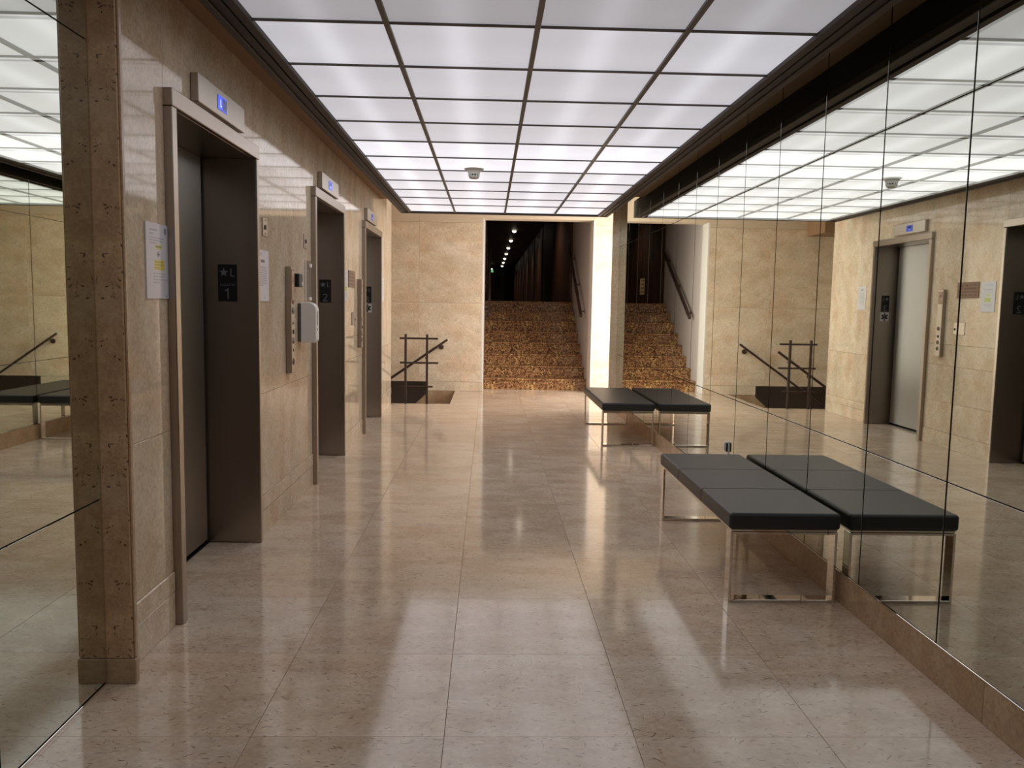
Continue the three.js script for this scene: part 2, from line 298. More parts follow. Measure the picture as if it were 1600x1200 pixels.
for (const s of [-1, 1]) {
  const xi = s < 0 ? LX[0] : LX[4], q = (d) => xi + s * d;
  part('frame_lip', cb(q(-0.004), q(0.034), YC - 0.012, YC + 0.02, zE - 0.04, zN + 0.05, 0.002), M.bronzeLip, lum);
  part('frame_groove', cb(q(0.034), q(0.05), YC + 0.004, YC + 0.02, zE - 0.04, zN + 0.05, 0), M.blackSide, lum);
  part('frame_lip', cb(q(0.05), q(0.09), YC - 0.006, YC + 0.02, zE - 0.045, zN + 0.05, 0.002), M.bronze, lum);
  part('frame_lip', cb(q(0.09), q(0.125), YC - 0.016, YC + 0.02, zE - 0.05, zN + 0.05, 0.003), M.bronzeLip, lum);
  part('side_board', cb(q(0.10), q(0.122), YC + 0.018, YS, zE - 0.05, zN + 0.05, 0), M.blackSide, lum);
}
part('end_bar', cb(LX[0] - 0.1, LX[4] + 0.1, YC - 0.014, YC + 0.03, zE - 0.05, zE, 0.002), M.bronze, lum);
part('end_bar', cb(LX[0] - 0.1, LX[4] + 0.1, YC - 0.014, YC + 0.03, zN, zN + 0.05, 0.002), M.bronze, lum);
part('end_board', cb(LX[0] - 0.122, LX[4] + 0.122, YC + 0.02, YS, zE - 0.048, zE - 0.03, 0), M.blackSide, lum);
part('end_board', cb(LX[0] - 0.122, LX[4] + 0.122, YC + 0.02, YS, zN + 0.03, zN + 0.048, 0), M.blackSide, lum);
part('lid', cb(LX[0] - 0.122, LX[4] + 0.122, YS - 0.002, YS + 0.03, zE - 0.05, -9.4, 0), M.blackSide, lum);

/* ---------- far wall with the stair opening ---------- */
const OX0 = -0.08, OX1 = 1.545, OY = 2.575;
const wallF = struct('wall_far', 'beige stone wall around the opening to the stairs', 'wall');
part('core', cb(-0.9, OX0 - 0.004, -1.6, YH, ZF - 0.32, ZF - 0.02, 0), M.plaster, wallF);
part('core', cb(-2.7, -0.9, 0.139, YH, ZF - 0.32, ZF - 0.02, 0), M.plaster, wallF);
part('core', cb(OX1 + 0.004, 2.75, -0.1, YH, ZF - 0.32, ZF - 0.02, 0), M.plaster, wallF);
part('core', cb(OX0 - 0.004, OX1 + 0.004, OY + 0.004, YH + 0.6, ZF - 0.32, ZF - 0.02, 0), M.plaster, wallF);
{
  const e = 0.0009, xs = [-2.7, -1.036, OX0];
  for (let k = 0; k < 2; k++) {
    for (const [y0, y1] of [[0.1385, 1.322], [1.322, 2.503]]) part('stone_slab', cb(xs[k] + e, xs[k + 1] - e, y0 + e, y1 - e, ZF - 0.025, ZF, 0.0015, ro(), ro(), true), wm(), wallF);
    part('top_band', cb(xs[k] + e, xs[k + 1] - e, 2.503 + e, YH, ZF - 0.025, ZF - 0.001, 0.001), M.cream, wallF);
  }
  part('base_slab', cb(-0.90, OX0, 0, 0.137, ZF - 0.02, ZF + 0.006, 0.003, ro(), ro()), M.wall[0], wallF);
  part('stairwell_wall', cb(-0.9, -0.4, -1.6, 0.0, ZF - 0.02, ZF, 0.001, ro(), ro()), M.pillarBlock, wallF);
  for (const [y0, y1] of [[0.1385, 1.322], [1.322, 2.503], [2.503, YH]]) part('stone_slab', cb(OX1, 2.75, y0 + e, y1 - e, ZF - 0.025, ZF, 0.0015, ro(), ro(), true), M.wall[2], wallF);
  part('base_slab', cb(OX1, 2.75, 0, 0.137, ZF - 0.02, ZF + 0.006, 0.003, ro(), ro()), M.wall[2], wallF);
  part('lintel', cb(OX0 - 0.002, OX1 + 0.002, OY, YH, ZF - 0.30, ZF, 0.003, ro(), ro(), true), M.cream, wallF);
  part('jamb', cb(OX0 - 0.03, OX0 + 0.001, 0, OY, ZF - 0.32, ZF + 0.001, 0.004), M.plaster, wallF);
  part('jamb', cb(OX1 - 0.001, OX1 + 0.03, 0, OY, ZF - 0.32, ZF + 0.001, 0.004), M.plaster, wallF);
  // the wall is open below the baseboard line, over a sloping stringer: the stairs turn under it
  const s = new THREE.Shape([[-0.9, -0.03], [-1.10, -0.21], [-1.9, -0.93], [-1.9, -1.6], [-0.9, -1.6]].map((p) => new THREE.Vector2(...p)));
  const g = new THREE.ExtrudeGeometry(s, { depth: 0.02, bevelEnabled: false }); g.translate(0, 0, ZF - 0.02); part('stringer', g, M.pillarBlock, wallF);
  const voidWall = struct('wall_lower_stairs', 'painted walls of the lower flight under the far wall', 'wall');
  part('back_wall', cb(-2.7, -0.9, -1.6, 0.139, ZF - 1.5, ZF - 1.4, 0), M.paint, voidWall);
  part('side_wall', cb(-0.9, -0.8, -1.6, 0.139, ZF - 1.4, ZF - 0.33, 0), M.paint, voidWall);
  part('side_wall', cb(-2.8, -2.7, -1.6, 0.139, ZF - 1.4, ZF, 0), M.paint, voidWall);
  part('soffit', cb(-2.8, -0.8, 0.1395, 0.25, ZF - 1.5, ZF - 0.33, 0), M.paint, voidWall);
  part('floor_slab', cb(-2.8, -0.8, -1.7, -1.601, ZF - 1.5, ZF, 0), M.paint, voidWall);
}

/* ---------- stairwell going down to the left ---------- */
const well = struct('wall_stairwell', 'painted front wall of the stairwell going down', 'stairwell');
part('front_wall', cb(-2.7, -0.49, -1.6, -0.021, -10.63, -10.5, 0), M.paint, well);
const wellL = struct('wall_landing', 'painted wall under the landing edge', 'wall');
part('landing_wall', cb(-0.484, -0.4, -1.6, -0.021, ZF, -10.631, 0), M.paint, wellL);
const wellE = struct('wall_stairwell_end', 'plaster end wall of the stairwell', 'wall');
part('panel', cb(-2.8, -2.701, -1.6, YH, ZF, ZW, 0), M.plaster, wellE);
const wellR = struct('wall_stairwell_rear', 'plaster wall beside the stairwell', 'wall');
part('rear_wall', cb(-2.7, -1.94, -0.02, YH, ZW - 0.03, ZW + 0.1, 0), M.plaster, wellR);
const wellF = struct('floor_stairwell', 'painted floor at the bottom of the stairwell', 'floor');
part('floor_slab', cb(-2.8, -0.4, -1.7, -1.6, ZF, -10.5, 0), M.paint, wellF);
const wellB = struct('trim_3', 'brown bulkhead above the stairwell', 'bulkhead');
part('bulkhead', cb(-2.7, -1.57, 2.40, YH, ZF, -11.6, 0.003), M.soffit, wellB);
const down = thing('staircase_down', 'brown stone steps going down behind the railing', 'stairs', [-0.5, -1.6, -11.4]);
for (let k = 1; k <= 8; k++) part('step', cb(-0.488 - 0.27 * k, -0.488 - 0.27 * (k - 1), -1.6, -0.175 * k, ZF + 0.008, -10.632, 0.004, ro(), ro()), M.base, down);

/* ---------- stairs up ---------- */
const ST_Z = -12.6, RISE = 0.172, RUN = 0.32;
const stairs = thing('staircase', 'speckled golden brown granite stairs rising to the dark corridor', 'stairs', [0.73, 0, ST_Z]);
for (let k = 1; k <= 8; k++) {
  const zf = ST_Z - (k - 1) * RUN, y1 = k * RISE;
  part('riser', cb(-0.066, 1.53, y1 - RISE, y1 - 0.03, zf - 0.02, zf, 0, ro(), ro()), M.granite, stairs);
  part('tread', cb(-0.066, 1.53, y1 - 0.029, y1, zf - RUN - 0, zf + 0.02, 0.008, ro(), ro()), M.granite, stairs);
}
part('carcass', merge([...Array(8)].map((_, k) => cb(-0.06, 1.525, -0.1, (k + 1) * RISE - 0.03, ST_Z - k * RUN - RUN - 0.05, ST_Z - k * RUN - 0.02, 0))), M.backing, stairs);
const sw = struct('wall_stairs', 'grey painted wall on the right of the stairs', 'wall');
part('side_wall', cb(1.531, 1.8, -0.1, 3.6, -15.15, ZF - 0.31, 0.002), M.paint, sw);
const sw2 = struct('wall_stairs_side', 'pale painted wall on the left of the stairs', 'wall');
part('side_wall', cb(-0.35, -0.067, -0.1, 3.6, -15.15, ZF - 0.31, 0.002), M.paint, sw2);
part('skirting', cb(1.515, 1.5295, RISE * 8, RISE * 8 + 0.1, -15.14, -14.86, 0.002), M.granite, stairs);

/* ---------- corridor beyond ---------- */
const CF = RISE * 8, CC = 3.55, CE = -52;
const corF = struct('floor_corridor', 'dark floor of the upper corridor', 'floor');
const cor = struct('wall_corridor', 'dark wood panelled walls of the long corridor', 'corridor wall');
part('floor', cb(-0.4, 1.8, CF - 0.1, CF - 0.001, CE, -14.95, 0), M.darkWood, corF);
const corC = struct('ceiling_corridor', 'dark ceiling above the stairs and corridor', 'ceiling');
part('panel', cb(-0.4, 1.9, CC, CC + 0.1, CE, ZF - 0.3, 0), M.darkWood, corC);
const corE = struct('wall_corridor_end', 'dull wall closing the far end of the corridor', 'wall');
part('panel', cb(-0.4, 1.9, CF, CC, CE - 0.1, CE - 0.001, 0), M.wood, corE);
part('back_wall', cb(1.62, 1.8, CF, CC, CE, -15.15, 0), M.darkWood, cor);
part('back_wall', cb(-0.35, -0.2, CF, CC, CE, -15.15, 0), M.darkWood, cor);
for (let k = 0; k < 9; k++) { const a = -15.15 - 4.1 * k; part('wood_panel', cb(1.49, 1.63, CF, CC, a - 3.6, a - 0.02, 0.004, ro(), ro()), k % 2 ? M.darkWood : M.wood, cor); }
for (let k = 0; k < 32; k++) { const a = -15.15 - 1.15 * k; part('wood_panel', cb(-0.22, -0.07, CF, CC, a - 1.12, a - 0.02, 0.004, ro(), ro()), k % 3 ? M.darkWood : M.wood, cor); }
const spots = []; for (let k = 0; k < 7; k++) spots.push(-24.9 - 3.7 * k); spots.unshift(-17.5);
const discMat = std({ color: 0xffffff, emissive: new THREE.Color(1, 0.86, 0.68), emissiveIntensity: 5 });
spots.forEach((z) => {
  const d = thing('downlight', 'round recessed downlight in the dark corridor ceiling', 'downlight', [0.74, CC, z], 'corridor downlights');
  const ring = new THREE.TorusGeometry(0.085, 0.012, 8, 24); ring.rotateX(Math.PI / 2); ring.translate(0.74, CC - 0.004, z); part('trim_ring', ring, M.bronze, d);
  part('lamp', new THREE.SphereGeometry(0.066, 24, 12, 0, Math.PI * 2, Math.PI / 2, Math.PI / 2).scale(1, 1.1, 1).translate(0.74, CC - 0.002, z), discMat, d);
  const l = new THREE.SpotLight(new THREE.Color(1, 0.8, 0.6), 2.2, 0, 1.25, 0.7, 2); l.position.set(0.74, CC - 0.11, z); l.target.position.set(0.74, 0, z); l.castShadow = true; scene.add(l, l.target);
});
const ex = thing('exit_sign', 'small green lit exit sign hanging far down the corridor', 'exit sign', [0.17, 3.13, -46]);
part('housing', cb(0.09, 0.25, 3.10, 3.32, -46.04, -46, 0.004), M.greyPlastic, ex);
part('lit_face', cb(0.105, 0.235, 3.115, 3.24, -46, -45.995, 0.001), std({ color: 0x112211, emissive: new THREE.Color(0.10, 0.35, 0.16), emissiveIntensity: 1 }), ex);
part('lamp_head', rod([0.15, 3.30, -45.99], [0.15, 3.30, -45.94], 0.035, 14), std({ color: 0xffffff, emissive: new THREE.Color(1, 0.95, 0.85), emissiveIntensity: 1.6 }), ex);
const ed = thing('corridor_door', 'dull beige door with a dark red panel at the corridor end', 'door', [0.6, CF, CE + 0.04]);
part('leaf', cb(0.05, 1.0, CF, CF + 2.0, CE, CE + 0.05, 0.004), M.cream, ed); part('panel', cb(0.36, 0.72, CF + 0.95, CF + 1.75, CE + 0.05, CE + 0.06, 0.003), M.red, ed);
const cs = canvas(128, 192, (g, w, h) => { g.fillStyle = '#d9c49c'; g.fillRect(0, 0, w, h); g.fillStyle = '#6a4a30'; for (const y of [14, 58, 102, 146]) for (let x = 16; x < 108; x += 16) g.fillRect(x, y, 11, 24); });
sheet('notice_sign', 'cream notice sign on the dark panelled corridor wall', 'sign', [-0.068, 1.74, -17.3], 0.5, 0.34, 0.006, [M.paper, std({ map: cs, roughness: 0.6 })], 'x');

/* ---------- handrails and railing ---------- */
function stairRail(label, x, s) {
  const o = thing('stair_handrail', label, 'handrail', [x, 1.2, -13.8], 'handrails beside the granite stairs');
  const a = [x, 1.15, -12.8], b = [x, 2.335, -14.95], g = cb(-0.02, 0.02, -0.028, 0.028, 0, Math.hypot(b[1] - a[1], b[2] - a[2]), 0.006);
  g.rotateX(-Math.atan2(b[1] - a[1], a[2] - b[2])); g.rotateY(Math.PI); g.translate(0, 0, 0);
  const mid = new THREE.Vector3(...a), q = new THREE.Matrix4().lookAt(new THREE.Vector3(...a), new THREE.Vector3(...b), new THREE.Vector3(0, 1, 0));
  const bar = cb(-0.02, 0.02, -0.028, 0.028, -Math.hypot(b[1] - a[1], b[2] - a[2]), 0, 0.006); bar.applyMatrix4(q); bar.translate(mid.x, mid.y, mid.z); part('rail', bar, M.iron, o);
  for (const t of [0.12, 0.5, 0.9]) { const y = a[1] + (b[1] - a[1]) * t, z = a[2] + (b[2] - a[2]) * t; part('bracket', merge([rod([x, y - 0.02, z], [x, y - 0.07, z], 0.008), rod([x, y - 0.07, z], [x + s * 0.08, y - 0.07, z], 0.008), rod([x + s * 0.074, y - 0.07, z], [x + s * 0.08, y - 0.07, z], 0.028)]), M.iron, o); }
}
stairRail('dark bar handrail on the grey painted wall right of the granite stairs', 1.45, 1);
stairRail('dark bar handrail on the pale wall left of the granite stairs', 0.013, -1);
function slopeRail(label, z, zb, xa, ya, xb, yb, bk, rr) {
  const o = thing('stairwell_handrail', label, 'handrail', [xa, ya, z], 'handrails going down the stairwell');
  part('rail', rod([xa, ya, z], [xb, yb, z], 0.017), M.iron, o);
  for (const t of bk) { const x = xa + (xb - xa) * t, y = ya + (yb - ya) * t; part('bracket', merge([rod([x, y, z], [x, y - 0.05, z], 0.008), rod([x, y - 0.05, z], [x, y - 0.05, zb], 0.010), rod([x, y - 0.05, zb], [x, y - 0.05, zb + Math.sign(z - zb) * 0.012], rr, 20)]), M.iron, o); }
}
slopeRail('dark sloping handrail fixed to the beige far wall', -12.17, ZF, -0.605, 0.775, -2.3, -0.41, [0.055, 0.9], 0.036);
slopeRail('dark sloping handrail fixed behind the railing posts', -10.70, -10.63, -0.665, 0.745, -2.3, -0.40, [0.085, 0.25], 0.014);
const rail = thing('railing', 'dark brown pipe railing guarding the stairwell opening', 'railing', [-0.93, 0, -10.613]);
for (const x of [-1.067, -0.79]) { part('post', cb(x - 0.015, x + 0.015, 0.0, 0.906, -10.628, -10.598, 0.003), M.iron, rail); }
for (const [y, a, b] of [[0.852, -1.145, -0.65], [0.536, -1.14, -0.645], [0.225, -1.145, -0.715]]) part('crossbar', rod([a, y, -10.613], [b, y, -10.613], 0.0125), M.iron, rail);

/* ---------- glazed entrance giving the daylight ---------- */
const win = struct('window_1', 'glazed entrance with dark frame opposite the last elevator', 'window');
for (const z of [-10.12, -11.15, -12.2]) part('mullion', cb(2.58, 2.64, 0, YH, z - 0.03, z + 0.03, 0.003), M.bronze, win);
for (const y of [0.03, 2.55, YH - 0.03]) part('rail', cb(2.58, 2.64, y - 0.03, y + 0.03, -12.2, -10.12, 0.003), M.bronze, win);
for (const [a, b] of [[-11.15, -10.12], [-12.2, -11.15]]) for (const [y0, y1] of [[0.06, 2.52], [2.58, YH - 0.06]]) part('pane', new THREE.BoxGeometry(0.001, y1 - y0, b - a - 0.06).translate(2.61, (y0 + y1) / 2, (a + b) / 2), M.glass, win);
const wa = struct('wall_alcove', 'plaster wall behind the end of the mirror', 'wall');
part('panel', cb(1.78, 2.7, 0, YH, -10.08, -9.9, 0.001), M.plaster, wa);
const pav = struct('pavement', 'pale pavement outside the entrance', 'pavement');
part('slab', cb(2.7, 14, -0.12, -0.02, -20, 0, 0), M.pavement, pav);

/* ---------- elevators ---------- */
const signArt = (num, small) => canvas(192, 368, (g, w, h) => {
  g.fillStyle = '#040404'; g.fillRect(0, 0, w, h); g.fillStyle = '#74747b';
  const cx = 60, cy = 80; g.beginPath(); for (let k = 0; k < 10; k++) { const a = -Math.PI / 2 + k * Math.PI / 5, r = k % 2 ? 20 : 48; g[k ? 'lineTo' : 'moveTo'](cx + r * Math.cos(a), cy + r * Math.sin(a)); } g.closePath(); g.fill();
  g.textAlign = 'center'; g.textBaseline = 'alphabetic'; g.font = '112px sans-serif'; g.fillText('L', 145, 120);
  if (small) { g.font = '33px sans-serif'; g.fillText('ELEVATOR', 96, 216); }
  g.font = small ? '150px sans-serif' : '165px sans-serif'; g.fillText(num, 96, 345);
});
const emsArt = canvas(128, 128, (g, w, h) => { g.fillStyle = '#c9c9cc'; g.fillRect(0, 0, w, h); g.save(); g.translate(64, 64); g.fillStyle = '#08080a'; for (let k = 0; k < 3; k++) { g.rotate(Math.PI / 3); g.fillRect(-13, -56, 26, 112); } g.fillStyle = '#c9c9cc'; g.fillRect(-2.5, -34, 5, 68); g.restore(); });
const ord = ['one', 'two', 'three'];
LIFTS.forEach(([zn, zf], k) => {
  const n = k + 1;
  const o = thing('elevator_entrance', ['brushed steel elevator entrance next to the brown travertine fin', 'brushed steel elevator entrance between the sanitizer dispenser and the brown plaque', 'brushed steel elevator entrance nearest the stairwell railing, with medical star sticker'][k], 'elevator', [XL, 0, (zn + zf) / 2]);
  const xf = -1.207, xd = -1.487;
  part('jamb', cb(-1.29, xf, 0, 2.03, zn, zn + JN, 0.003), M.steelLight, o);
  part('jamb', cb(-1.29, xf, 0, 2.03, zf - JF, zf - 0.0005, 0.003), M.steelLight, o);
  part('header', cb(-1.29, xf + 0.003, 2.031, 2.097, zf - JF - 0.008, zn + JN + 0.002, 0.003), M.steelLight, o);
  part('return_panel', cb(xd - 0.04, xf - 0.006, 0.004, 2.03, zf - 0.03, zf, 0.002), M.steelDark, o);
  part('return_panel', cb(xd - 0.04, xf - 0.006, 0.004, 2.03, zn, zn + 0.03, 0.002), M.steelDark, o);
  part('head_panel', cb(xd - 0.04, xf - 0.02, 2.03, 2.055, zf, zn, 0.001), M.steelDark, o);
  part('door_panel', cb(xd - 0.02, xd, 0.022, 2.03, zf + 0.022, zn, 0.003), M.door, o);
  part('door_edge', cb(xd - 0.03, xd - 0.004, 0.008, 2.03, zf, zf + 0.02, 0.001), M.black, o);
  part('sill', cb(xd - 0.03, xd + 0.004, 0.0005, 0.006, zf, zn, 0.001), M.black, o);
  // sign on the far return, facing the lobby
  const px = -1.366, sg = sheet('elevator_sign', ['black plate with star and ELEVATOR lettering in the entrance beside the travertine fin', 'black plate with star and a 2 in the entrance beside the sanitizer dispenser', 'black plate with star and a 3 above the medical star sticker'][k], 'sign', [px, 1.391, zf + 0.0005], k === 2 ? 0.092 : 0.098, k === 2 ? 0.185 : 0.192, 0.003, [M.black, std({ map: signArt(String(n), k === 0), roughness: 0.5 })], 'z');
  void sg;
  if (k === 2) sheet('medical_sticker', 'white sticker with black six-armed medical star below the number 3 plate', 'sticker', [px, 1.24, zf + 0.0005], 0.096, 0.096, 0.002, [M.white, std({ map: emsArt, roughness: 0.5 })], 'z');
});

/* ---------- floor indicators over the doors ---------- */
const disp = (k) => canvas(128, 64, (g, w, h) => { g.fillStyle = k ? '#3a55d8' : '#2f4fe0'; g.fillRect(0, 0, w, h); g.fillStyle = '#16205e'; if (k) { g.fillRect(28, 8, 70, 26); } else { g.fillRect(62, 6, 62, 52); } g.fillStyle = '#dfe8ff'; g.font = 'bold 44px sans-serif'; if (!k) g.fillText('L', 30, 48); else g.fillRect(30, 42, 60, 3); });
[[-3.495, -4.13], [-6.01, -6.645], [-8.22, -8.87]].forEach(([a, b], k) => {
  const c = (a + b) / 2, o = thing('floor_indicator', ['steel indicator box with blue display above the elevator by the travertine fin', 'steel indicator box with blue display above the elevator by the sanitizer dispenser', 'steel indicator box above the elevator nearest the stairwell railing'][k], 'indicator', [XL, 2.115, c]);
  const hs = part('housing', cb(XL + 0.0005, -1.205, 2.115, 2.232, b, a, 0.003), M.steelPale, o);
  const g = new THREE.BoxGeometry(0.002, 0.062, 0.125); g.translate(-1.204, 2.172, c + 0.02);
  const t = disp(k); const dm = std({ map: t, roughness: 0.25, emissive: 0xffffff, emissiveMap: t, emissiveIntensity: k === 2 ? 0.25 : 0.75 });
  part('display_screen', g, [dm, M.black, M.black, M.black, M.black, M.black], hs);
});

/* ---------- call stations ---------- */
const fireArt = canvas(96, 224, (g, w, h) => { g.fillStyle = '#b99a7c'; g.fillRect(0, 0, w, h); g.strokeStyle = '#7a2c1c'; g.lineWidth = 5; g.strokeRect(6, 6, w - 12, h - 12); g.beginPath(); g.moveTo(14, 205); for (let s = 0; s < 5; s++) { g.lineTo(14 + s * 15, 205 - s * 16); g.lineTo(29 + s * 15, 205 - s * 16); } g.stroke(); g.fillStyle = '#7a2c1c'; g.beginPath(); g.moveTo(30, 100); g.quadraticCurveTo(18, 66, 44, 34); g.quadraticCurveTo(44, 56, 58, 62); g.quadraticCurveTo(74, 84, 56, 104); g.closePath(); g.fill(); g.beginPath(); g.arc(66, 122, 7, 0, 7); g.fill(); });
[[-5.04, 0.86, 1.512, 'with seven controls next to the white sanitizer dispenser'], [-7.80, 0.872, 1.522, 'with four controls next to the brown plaque']].forEach(([z, y0, y1, w], k) => {
  const o = thing('call_station', `tall narrow steel call station ${w}`, 'call panel', [XL, y0, z - 0.045]);
  part('housing', cb(XL + 0.0005, -1.204, y0, y1, z - 0.09, z, 0.003), M.steelLight, o);
  const xf = -1.204, zc = z - 0.045;
  const g = new THREE.BoxGeometry(0.0015, k ? 0.12 : 0.20, 0.07); g.translate(xf + 0.0008, y1 - (k ? 0.08 : 0.115), zc); const fm = std({ map: fireArt, roughness: 0.5 }); part('fire_pictogram', g, fm, o);
  const items = k ? [[1.143, 'b'], [1.068, 'k'], [1.01, 'b'], [0.95, 'b']] : [[1.296, 'r'], [1.244, 'b'], [1.168, 'g'], [1.114, 'k'], [1.06, 'b'], [1.0, 's'], [0.93, 'b']];
  for (const [y, t] of items) {
    if (t === 'b') { const b = part('button', discX(xf, y, zc, 0.0165, 0.006), M.chrome, o); part('ring', new THREE.TorusGeometry(0.0185, 0.0022, 8, 24).rotateY(Math.PI / 2).translate(xf + 0.001, y, zc), M.greyPlastic, b); }
    else if (t === 'k') part('key_switch', merge([discX(xf, y, zc, 0.014, 0.004), cb(xf + 0.004, xf + 0.005, y - 0.008, y + 0.008, zc - 0.0015, zc + 0.0015, 0)]), M.black, o);
    else if (t === 'r') part('emergency_lamp', discX(xf, y, zc, 0.013, 0.004), M.red, o);
    else part('key_switch', discX(xf, y, zc, 0.008, 0.003), M.greyPlastic, o);
  }
});

/* ---------- small fittings on the lift wall ---------- */
[[-4.585, 'above the letter sheet of close text'], [-5.588, 'above the empty acrylic holder']].forEach(([z, w]) => {
  const o = thing('key_switch_plate', `small steel key switch plate high on the wall ${w}`, 'switch plate', [XL, 1.656, z]);
  const pl = part('plate', cb(XL + 0.0005, XL + 0.006, 1.656, 1.753, z - 0.047, z + 0.047, 0.002), M.steelLight, o);
  part('key_barrel', discX(XL + 0.006, 1.703, z, 0.013, 0.005), M.black, pl);
  for (const y of [1.668, 1.741]) part('screw', discX(XL + 0.006, y, z, 0.004, 0.0015, 10), M.chrome, pl);
});
{
  const o = thing('lock_plate', 'beige recessed plate with keyhole below the brown plaque', 'switch plate', [XL, 1.09, -7.56]);
  part('plate', cb(XL + 0.0005, XL + 0.005, 1.095, 1.212, -7.64, -7.46, 0.002), M.steelLight, o); part('keyhole', discX(XL + 0.005, 1.145, -7.62, 0.012, 0.004), M.black, o);
  const s = thing('sanitizer_dispenser', 'white hand sanitizer dispenser with dark back plate next to call station', 'dispenser', [XL, 1.035, -5.41]);
  part('back_plate', cb(XL + 0.0005, XL + 0.022, 1.04, 1.29, -5.462, -5.36, 0.004), M.greyPlastic, s);
  const body = new THREE.Shape(); body.moveTo(XL + 0.022, 1.04); body.lineTo(XL + 0.098, 1.04); body.quadraticCurveTo(XL + 0.112, 1.045, XL + 0.112, 1.06); body.lineTo(XL + 0.112, 1.245); body.quadraticCurveTo(XL + 0.108, 1.288, XL + 0.066, 1.291); body.lineTo(XL + 0.022, 1.291); body.closePath();
  const bg = new THREE.ExtrudeGeometry(body, { depth: 0.085, bevelEnabled: true, bevelSize: 0.006, bevelThickness: 0.006, bevelSegments: 3, curveSegments: 10 }); bg.translate(0, 0, -5.454); part('body', bg, M.white, s);
  part('level_window', cb(XL + 0.117, XL + 0.1195, 1.15, 1.24, -5.418, -5.404, 0.001), M.greyPlastic, s); part('sensor', discX(XL + 0.117, 1.12, -5.411, 0.007, 0.002), M.black, s);
  const c = thing('card_reader', 'black card reader box with white tag behind call station', 'card reader', [XL, 1.39, -5.24]);
  part('body', cb(XL + 0.0005, XL + 0.05, 1.392, 1.475, -5.295, -5.19, 0.004), M.black, c); part('tag', cb(XL + 0.05, XL + 0.052, 1.402, 1.424, -5.29, -5.27, 0.001), M.white, c);
}
const greek = (g, x, y, w, n, dy, col, seed) => { const r = rng(seed); g.fillStyle = col; for (let k = 0; k < n; k++) { let a = x; const end = x + w * (k === n - 1 ? 0.5 : 0.9 + 0.1 * r()); while (a < end - 4) { const l = Math.min(end - a, 6 + r() * 18); g.fillRect(a, y + k * dy, l, Math.max(2, dy * 0.32)); a += l + 4; } } };
const noticeA = canvas(256, 330, (g, w, h) => { g.fillStyle = '#dcd9e2'; g.fillRect(0, 0, w, h); g.fillStyle = '#8d93a8'; g.fillRect(196, 16, 26, 26); greek(g, 40, 28, 80, 2, 16, '#7d86a8', 3); greek(g, 36, 62, 160, 3, 12, '#9a9fb4', 4); g.fillStyle = '#e4dc86'; g.fillRect(96, 92, 70, 20); g.fillStyle = '#8f8a50'; g.fillRect(102, 97, 58, 9); g.fillStyle = '#70727c'; g.fillRect(122, 124, 12, 22); g.fillRect(112, 132, 34, 7); g.fillStyle = '#e2cf5c'; g.fillRect(84, 160, 110, 44); greek(g, 90, 166, 96, 3, 13, '#a89438', 5); greek(g, 70, 218, 140, 4, 13, '#a9abbd', 6); g.strokeStyle = '#a7a9c0'; g.lineWidth = 4; g.beginPath(); g.ellipse(212, 284, 30, 38, 0, 0, 7); g.stroke(); });
const noticeB = canvas(256, 330, (g, w, h) => { g.fillStyle = '#d6d4de'; g.fillRect(0, 0, w, h); g.fillStyle = '#55566a'; g.fillRect(70, 62, 90, 18); greek(g, 20, 22, 90, 2, 14, '#77798c', 7); greek(g, 30, 108, 190, 11, 12, '#6f7186', 8); g.strokeStyle = '#8a8ca0'; g.lineWidth = 3; g.beginPath(); g.arc(150, 290, 22, 0.4, 2.8); g.stroke(); });
const noticeC = canvas(256, 330, (g, w, h) => { g.fillStyle = '#dedde2'; g.fillRect(0, 0, w, h); greek(g, 40, 30, 170, 2, 16, '#b2b8cc', 9); greek(g, 50, 84, 150, 3, 14, '#9fa4b6', 10); g.fillStyle = '#cfd66a'; g.fillRect(96, 136, 60, 20); g.fillRect(70, 174, 120, 50); greek(g, 80, 184, 100, 2, 18, '#9aa040', 11); greek(g, 50, 244, 150, 3, 14, '#b0b4c4', 12); });
const noticeD = canvas(256, 330, (g, w, h) => { g.fillStyle = '#d9d6d4'; g.fillRect(0, 0, w, h); g.fillStyle = '#8b8a94'; g.fillRect(84, 44, 84, 14); greek(g, 40, 84, 176, 14, 13, '#a4a3ae', 13); });
const plaqueArt = canvas(320, 140, (g, w, h) => { g.fillStyle = '#8f6440'; g.fillRect(0, 0, w, h); g.strokeStyle = '#5e3c24'; g.lineWidth = 4; g.strokeRect(5, 5, w - 10, h - 10); for (let k = 0; k < 4; k++) { const r = rng(60 + k); g.fillStyle = '#5a351e'; let x = 24; while (x < 290) { const l = 10 + r() * 10; g.fillRect(x, 18 + k * 29, l, 18); x += l + (r() > 0.75 ? 14 : 4); } } });
const pm = (t) => [M.paper, std({ map: t, roughness: 0.28 })];
sheet('framed_notice', 'glossy notice with yellow highlights between brown fin and elevator 1', 'notice', [XL + 0.0005, 1.441, -3.113], 0.215, 0.277, 0.005, pm(noticeA), 'x');
sheet('letter_notice', 'white letter sheet of close text lines right of elevator 1', 'notice', [XL + 0.0005, 1.438, -4.545], 0.216, 0.277, 0.004, pm(noticeB), 'x');
sheet('yellow_notice', 'white notice with greenish yellow highlights right of elevator 2', 'notice', [XL + 0.0005, 1.446, -7.14], 0.205, 0.268, 0.004, pm(noticeC), 'x');
sheet('small_notice', 'pale notice sheet in clear sleeve right of elevator 3', 'notice', [XL + 0.0005, 1.455, -9.60], 0.215, 0.275, 0.004, pm(noticeD), 'x');
sheet('wall_plaque', 'brown plaque with four lines of lettering near elevator 3', 'plaque', [XL + 0.0005, 1.51, -7.45], 0.34, 0.147, 0.006, [M.brass, std({ map: plaqueArt, roughness: 0.45 })], 'x');
